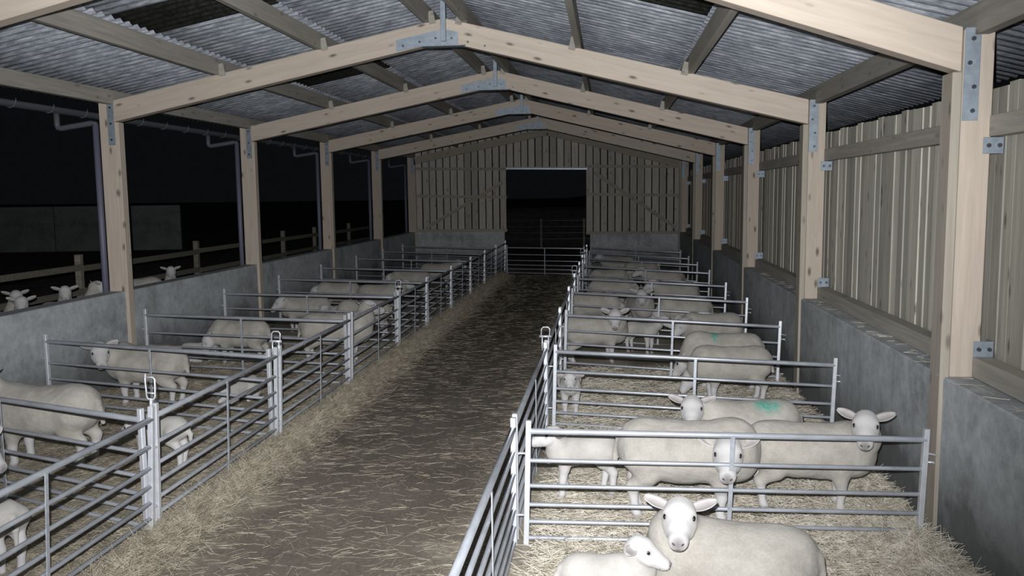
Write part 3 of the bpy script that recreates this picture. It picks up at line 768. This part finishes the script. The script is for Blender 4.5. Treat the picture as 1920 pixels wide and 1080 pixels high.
    nose = np.clip(1-np.linalg.norm((verts-H(.322, 0, .004))/(hs), axis=1)/.048, 0, 1)**.5*.95
    for s in (-1, 1): nose = np.maximum(nose, np.clip(1.25-np.linalg.norm((verts-H(.112, s*.086, .034))/(hs), axis=1)/.032, 0, 1)*.55)
    hoof = np.clip((.055-verts[:, 2])/.015, 0, 1)*(0 if lying else .55)
    dark = np.maximum(nose, hoof)
    mk = np.zeros(len(verts))
    if mark is not None:
        q = (verts-np.array(mark[0]))/np.array(mark[1]); mk = np.clip(1.6-np.linalg.norm(q, axis=1)*1.2, 0, 1)
    # fleece lumps
    if vox <= .02:
        for i, v in enumerate(verts):
            if wool[i] > .3 and adult:
                p = Vector(v); a = mnoise.noise(p*7+base)*.010+mnoise.noise(p*22+base)*.0045
                c = np.array((0 if v[0] > -.4 else -.3, v[1], v[2]-.5)); c /= np.linalg.norm(c)+1e-6
                verts[i] = v + c*a*wool[i]
    me = D.meshes.new(name); me.from_pydata([tuple(v) for v in verts], [], [tuple(int(i) for i in q) for q in faces]); me.update()
    bm = bmesh.new(); bm.from_mesh(me)
    bmesh.ops.recalc_face_normals(bm, faces=bm.faces[:])
    for _ in range(2): bmesh.ops.smooth_vert(bm, verts=bm.verts[:], factor=.5, use_axis_x=True, use_axis_y=True, use_axis_z=True)
    for fce in bm.faces: fce.smooth = True
    bm.to_mesh(me); bm.free()
    ca_ = me.color_attributes.new('Zone', 'FLOAT_COLOR', 'POINT')
    ca_.data.foreach_set('color', np.stack([wool, dark, mk, np.ones(len(wool))], 1).astype(np.float32).ravel())
    t = link(name, me, None, M['fleece'])
    t.location = base; t.rotation_euler = (0, 0, rotb); t.scale = (scale,)*3
    tag(t, label, cat, group)
    def fr(o, pos, x, y, z):
        m_ = Matrix((Vector(x), Vector(y), Vector(z))).transposed().to_4x4(); m_.translation = Vector(pos); o.matrix_basis = m_
    hsz = hs
    for s in (-1, 1):
        o = link('ear', EAR[adult], t)
        xd = svec*s*.93-dvec*(.20 if adult else .05)+nvec*.03+np.array((0, 0, .21 if adult else -.05)); xd /= np.linalg.norm(xd)
        zd = nvec-xd*(nvec@xd); zd /= np.linalg.norm(zd); yd = np.cross(zd, xd)
        fr(o, H(-.032, s*.074, .008), xd, yd, zd)
        if detail:
            o = link('eye', EYE, t); fr(o, H(.102, s*.0885, .033), dvec, svec, nvec); o.scale = (hs*1.0,)*3
            o = link('nostril', NOS, t)
            xx = dvec; yy = svec*.8+nvec*.6*s; yy /= np.linalg.norm(yy); zz = np.cross(xx, yy)
            fr(o, H(.322, s*.022, .002), xx, yy, zz); o.scale = (hs,)*3
    if detail:
        mo = tube_mesh('mouth', [[Vector(H(.255, s*.050, -.052)) for s in (-1,)]+[Vector(H(.315, -.03, -.043)), Vector(H(.333, 0, -.030)), Vector(H(.315, .03, -.043)), Vector(H(.255, .050, -.052))]], .0045*hs, 5)
        link('mouth', mo, t, M['nostril_dark'])
    return t
CAMDIR = lambda x, y: math.atan2(-y, -x)
EWE, LAMB = 'sheep', 'lamb'
# pens on the boarded side, front to back
sheep('ewe', 'white-faced ewe lying on straw in the nearest pen, facing the camera', EWE, (.80, 5.50, .06), PI-.25, 1, True, (.46, 5.42, .665), CAMDIR(.62, 5.4), .32, 1.0, .013, fat=1.08)
sheep('lamb', 'white lamb lying on straw beside the nearest ewe, head turned towards her', LAMB, (.0, 5.38, .05), .12, 0, True, (.19, 5.34, .455), -.25, .45, 1.02, .013)
sheep('ewe', 'big ewe standing behind the first cross hurdle, face half hidden by its brace', EWE, (.65, 7.00, .03), -.06, 1, False, (.94, 6.72, .70), CAMDIR(.95, 6.7), .50, 1.04, .014, fat=1.06)
sheep('ewe', 'ewe standing by the concrete wall, head up over the first cross hurdle', EWE, (1.68, 7.22, .05), -.10, 1, False, (2.05, 6.96, .875), CAMDIR(2.0, 7), .45, .94, .014)
sheep('ewe', 'ewe with a green spray mark on its rump, looking over the backs of two others', EWE, (1.27, 8.05, .03), PI+.08, 1, False, (.77, 7.90, .755), CAMDIR(.8, 7.9), .42, .94, .014, mark=((-.20, .10, .775), (.125, .11, .12)))
sheep('lamb', 'white lamb standing sideways behind the first cross hurdle, next to the alley', LAMB, (-.24, 7.42, .02), PI+.25, 0, False, (-.47, 7.32, .615), PI+.25, .25, 1.05, .013, gait=.03)
sheep('lamb', 'white lamb facing the camera behind the second cross hurdle, by the alley', LAMB, (-.47, 10.25, .02), -PI/2+.1, 0, False, (-.46, 10.0, .545), -PI/2+.1, .45, 1.0, .016)
sheep('ewe', 'rearmost of two ewes side by side in the second pen, green streak on its back', EWE, (1.56, 11.80, .03), PI-.06, 1, False, (1.06, 11.9, .42), PI-.3, 1.0, .97, .018, mark=((.12, .05, .77), (.06, .18, .12)))
sheep('ewe', 'front one of two ewes side by side in the second pen, tail towards the wall', EWE, (1.55, 10.95, .03), PI+.12, 1, False, (1.08, 11.02, .40), PI+.2, 1.0, .93, .018)
sheep('ewe', 'ewe in the third pen by the alley, its face turned to the camera', EWE, (-.22, 13.5, .03), .25, 1, False, (.10, 13.25, .84), CAMDIR(.1, 13.2), .65, .95, .02)
sheep('ewe', 'ewe standing in the third pen close to the wall', EWE, (1.66, 14.0, .03), PI+.2, 1, False, (1.18, 13.8, .62), PI+.6, .8, .93, .024, detail=False)
sheep('lamb', 'small lamb in the middle of the third pen', LAMB, (.55, 14.3, .03), -.6, 0, False, None, -.8, .5, 1.0, .024, detail=False)
sheep('ewe', 'ewe in the middle of the fourth pen looking down the shed', EWE, (.62, 16.7, .03), -PI/2+.15, 1, False, (.62, 16.15, .82), -PI/2, .6, .95, .024, detail=False)
sheep('ewe', 'ewe in the fourth pen against the alley hurdle', EWE, (-.30, 16.85, .03), .1, 1, False, (.2, 16.9, .5), .1, .9, .92, .024, detail=False)
sheep('ewe', 'ewe in the fourth pen near the wall', EWE, (1.44, 16.3, .03), PI-.1, 1, False, (.95, 16.3, .45), PI, .9, .90, .024, detail=False)
# far pens share two bodies
FARP = {}
def far_ewe(key, label, x, y, ang, sc, group):
    s = FARP.get(key)
    if s is None:
        t = sheep('ewe', label, EWE, (x, y, .03), ang, 1, False, (.55, .05, .62) if key == 'a' else (.62, .1, .80), ang+.3, .8 if key == 'a' else .5, 1.0, .028, world_poll=False, detail=False, group=group)
        FARP[key] = t
    else:
        t = s.copy(); COL.objects.link(t); t.location = (x, y, .03); t.rotation_euler = (0, 0, ang); tag(t, label, EWE, group)
        for c in children_of(s):
            d = c.copy(); COL.objects.link(d); d.parent = t
    t.scale = (sc,)*3
    return t
G3 = 'ewes in the far pens'
far_ewe('a', 'ewe in the fifth boarded-side pen, nearer the alley', .05, 19.3, .1, .93, G3)
far_ewe('b', 'ewe in the fifth boarded-side pen, nearer the wall', 1.5, 19.1, PI+.2, .90, G3)
far_ewe('a', 'ewe in the sixth boarded-side pen, nearer the alley', 0.0, 22.3, .2, .90, G3)
far_ewe('b', 'ewe in the sixth boarded-side pen, nearer the wall', 1.4, 21.9, PI, .92, G3)
far_ewe('a', 'ewe in the seventh pen on the boarded side', .9, 24.5, .4, .92, G3)
far_ewe('b', 'ewe in the eighth pen on the boarded side', .3, 26.6, PI, .92, G3)
# pens on the open side
sheep('ewe', 'ewe in the nearest open-side pen, mostly cut off by the picture edge', EWE, (-5.52, 6.08, .02), -.1, 1, False, None, -.3, .6, 1.0, .024, detail=False)
sheep('lamb', 'white lamb seen from behind in the nearest open-side pen', LAMB, (-4.50, 5.60, .01), PI-.55, 0, False, None, PI-.3, .6, 1.04, .014)
sheep('ewe', 'large ewe standing side-on behind the nearest open-side cross hurdle', EWE, (-5.70, 7.90, .02), PI+.04, 1, False, (-6.26, 7.78, .92), PI+.1, .5, 1.06, .015, fat=1.05)
sheep('lamb', 'white lamb standing behind the hurdle post with the tall latch', LAMB, (-4.47, 7.90, .02), PI-.12, 0, False, (-4.78, 7.98, .45), PI+.1, .7, 1.0, .014, gait=.03)
sheep('ewe', 'ewe in the second open-side pen turning its face to the camera', EWE, (-6.02, 10.42, .02), PI-.05, 1, False, (-6.50, 10.15, .80), CAMDIR(-7.4, 10), .65, 1.0, .016)
sheep('lamb', 'lamb lying on straw in the second open-side pen', LAMB, (-4.86, 10.65, .02), -1.9, 0, True, (-4.93, 10.4, .32), -1.9, .6, 1.0, .018)
sheep('ewe', 'ewe with its tail to the alley hurdle and head raised in the third open-side pen', EWE, (-4.38, 13.25, .02), .15, 1, False, (-3.92, 13.5, .92), .9, .3, 1.05, .018)
sheep('ewe', 'ewe grazing with its head lowered in the third open-side pen', EWE, (-5.98, 13.2, .02), PI-.05, 1, False, (-6.42, 13.0, .46), PI+.6, 1.15, .90, .02, detail=False)
sheep('lamb', 'lamb lying beside the grazing ewe in the third open-side pen', LAMB, (-6.72, 13.25, .02), .3, 0, True, (-6.5, 13.2, .33), -.6, .5, 1.0, .024, detail=False)
sheep('ewe', 'ewe standing furthest over in the fourth open-side pen', EWE, (-6.05, 16.4, .02), PI, 1, False, (-6.45, 16.2, .66), PI+.5, .7, .92, .024, detail=False)
sheep('lamb', 'lamb in the fourth open-side pen between two ewes', LAMB, (-5.45, 16.2, .02), PI+1, 0, False, (-5.5, 16.0, .56), PI+1.2, .5, 1.0, .024, detail=False)
sheep('ewe', 'ewe in the fourth open-side pen beside the alley', EWE, (-4.6, 15.6, .02), PI+.1, 1, False, (-5.1, 15.6, .45), PI, 1.0, .92, .024, detail=False)
far_ewe('b', 'ewe in the fifth open-side pen, near the alley', -5.1, 18.6, .2, .9, G3)
far_ewe('a', 'ewe in the fifth open-side pen, near the wall', -6.2, 19.0, PI+.2, .9, G3)
far_ewe('a', 'ewe in the sixth open-side pen', -5.1, 21.6, PI, .95, G3)
far_ewe('b', 'ewe in the seventh open-side pen', -4.9, 24.2, .1, .92, G3)
# flock in the yard, heads above the wall
def yard(label, x, y, face, pz, look, poll_off, nod=.45, sc=.78):
    sheep('ewe', label, EWE, (x, y, .45), face, 1, False, (x+poll_off[0], y+poll_off[1], pz), look, nod, sc, .022, detail=False)
yard('yard sheep looking over the wall, furthest from the gable', -8.42, 11.08, -.55, 1.335, -.95, (.42, -.30))
yard('yard sheep half hidden behind the one furthest from the gable', -9.1, 11.75, -.4, 1.33, -.8, (.45, -.2))
yard('yard sheep with both ears out, looking over the wall before the post', -8.45, 12.2, -.7, 1.37, -.95, (.42, -.42))
yard('yard sheep turned side-on just before the open-side post with the downpipe', -8.75, 12.85, .2, 1.33, .9, (.52, .05), .6)
yard('yard sheep past the post with its head down, only its back showing', -8.55, 14.45, .1, .95, .2, (.6, 0), 1.0, 1.06)
yard('yard sheep past the post with its head up and ears out', -8.5, 15.65, -1.0, 1.37, -1.0, (.30, -.45))

# ------------------------------------------------------------------ yard fence and far concrete panels
t = empty('yard_fence', (-10.5, 16.0, .4)); tag(t, 'weathered post-and-rail fence across the dark yard', 'fence')
pm = box_mesh('fence_post', (-.06, -.06, -.3), (.06, .06, 1.22), .008)
fy = [-5.6, -.1, 4.8, 10.7, 13.7, 17.8, 22.5]
for y in fy: o = link('fence_post', pm, t, M['fence_wood']); o.location = (0, y, 0)
for a, c in zip(fy[:-1], fy[1:]):
    for z in (.95, .48):
        o = link('fence_rail', box_mesh('fence_rail', (0, a, z-.06), (.035, c, z+.06), .006), t, M['fence_wood']); o.location = (.06, 0, random.uniform(-.02, .02))
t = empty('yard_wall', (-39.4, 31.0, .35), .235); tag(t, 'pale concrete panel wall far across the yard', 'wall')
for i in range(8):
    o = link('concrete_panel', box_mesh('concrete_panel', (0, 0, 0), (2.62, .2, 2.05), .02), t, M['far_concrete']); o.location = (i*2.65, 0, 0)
t = empty('field_fence', (-4, 42, 0)); tag(t, 'thin post-and-wire fence seen through the gable opening', 'fence')
for x in (-1.4, .7, 2.8, 4.6):
    o = link('fence_post', box_mesh('fence_post', (-.05, -.05, -.1), (.05, .05, 1.5), .008), t, M['fence_wood']); o.location = (x, 0, 0)
for z in (.5, .8, 1.1, 1.4):
    link('fence_wire', tube_mesh('fence_wire', [[(-4, -.06, z), (8, -.06, z)]], .006, 4), t, M['galvanised'])

# ------------------------------------------------------------------ loose straw (stems nobody could count)
def straw(name, label, n, sampler, mat, lmin, lmax, tilt, r=(.0011, .0021)):
    P = np.empty((n, 3)); 
    for i in range(n): P[i] = sampler()
    th = rng.uniform(0, 2*PI, n); ph = rng.normal(0, tilt, n); L = rng.uniform(lmin, lmax, n); rr = rng.uniform(*r, n)
    d = np.stack([np.cos(th)*np.cos(ph), np.sin(th)*np.cos(ph)*.8, np.abs(np.sin(ph))], 1)
    s = np.stack([-np.sin(th), np.cos(th), np.zeros(n)], 1); w = np.cross(d, s)
    bend = rng.normal(0, .12, (n, 1))*L[:, None]*s
    segs = []
    for q in range(3):
        c = P + d*(L*(q/2-.35))[:, None] + bend*(1 if q == 1 else 0)
        for k in range(3):
            a = 2*PI*k/3; segs.append(c+(s*math.cos(a)+w*math.sin(a))*rr[:, None])
    V = np.stack(segs, 1).reshape(-1, 3)
    b = (np.arange(n)*9)[:, None]
    quads = []
    for q in range(2):
        for k in range(3):
            quads.append(np.concatenate([b+q*3+k, b+q*3+(k+1) % 3, b+q*3+3+(k+1) % 3, b+q*3+3+k], 1))
    Fq = np.stack(quads, 1).reshape(-1, 4)
    me = D.meshes.new(name); me.vertices.add(len(V)); me.vertices.foreach_set('co', V.astype(np.float32).ravel())
    me.loops.add(Fq.size); me.loops.foreach_set('vertex_index', Fq.astype(np.int32).ravel())
    me.polygons.add(len(Fq)); me.polygons.foreach_set('loop_start', np.arange(0, Fq.size, 4, dtype=np.int32)); me.polygons.foreach_set('loop_total', np.full(len(Fq), 4, np.int32))
    me.update(calc_edges=True); me.validate()
    o = link(name, me, None, mat); tag(o, label, 'straw', None, 'stuff'); return o
def depth(a, b, p=1.6):
    u = random.random(); return a+(b-a)*u**p
def in_pen(x0, x1, a, b, p=1.6):
    def f():
        x = random.uniform(x0, x1); y = depth(a, b, p); return (x, y, floor_z(x, y)+random.uniform(.002, .03))
    return f
straw('straw_bedding', 'pale loose straw bedding strewn in the boarded-side pens', 32000, in_pen(-.6, 2.45, 4.3, 13, 2.0), M['straw_pale'], .08, .28, .22, (.0015, .0030))
straw('straw_bedding', 'loose straw bedding strewn in the open-side pens', 26000, in_pen(-7.0, -3.7, 4.3, 15, 1.5), M['straw_dull'], .08, .24, .22)
def alley():
    x = random.choice((random.uniform(-3.4, -.8), -3.4+abs(random.gauss(0, .8)), -.8-abs(random.gauss(0, .4)))); y = depth(4.3, 28.5, 1.35); return (x, y, floor_z(x, y)+.003)
straw('straw_litter', 'scattered straw stems trodden into the alley floor', 9000, alley, M['straw_dull'], .06, .24, .04)
def ridge():
    y = depth(4.3, 28, 1.5); x = -3.44+random.gauss(0, .15); c = .5+.5*mnoise.noise(Vector((x*1.5, y*2.1, 4)))
    return (x, y, floor_z(x, y)+random.uniform(.0, .10)*c)
straw('straw_ridge', 'ragged ridge of straw pushed out under the open-side alley hurdles', 24000, ridge, M['straw_dull'], .08, .30, .42)
def corner():
    y = depth(4.6, 9.5, 1.3); x = 2.40-abs(random.gauss(0, .32)); return (x, y, floor_z(x, y)+random.uniform(.0, .05))
straw('straw_heap', 'heap of pale straw banked against the boarded-side concrete wall', 9000, corner, M['straw_pale'], .10, .28, .35, (.0015, .0030))
def ledge():
    y = depth(4.5, 15, 1.2); return (random.uniform(2.56, 2.66), y, WTR+.006)
straw('straw_wisps', 'wisps of straw caught on the ledge of the boarded-side wall', 110, ledge, M['straw_pale'], .05, .2, .04)
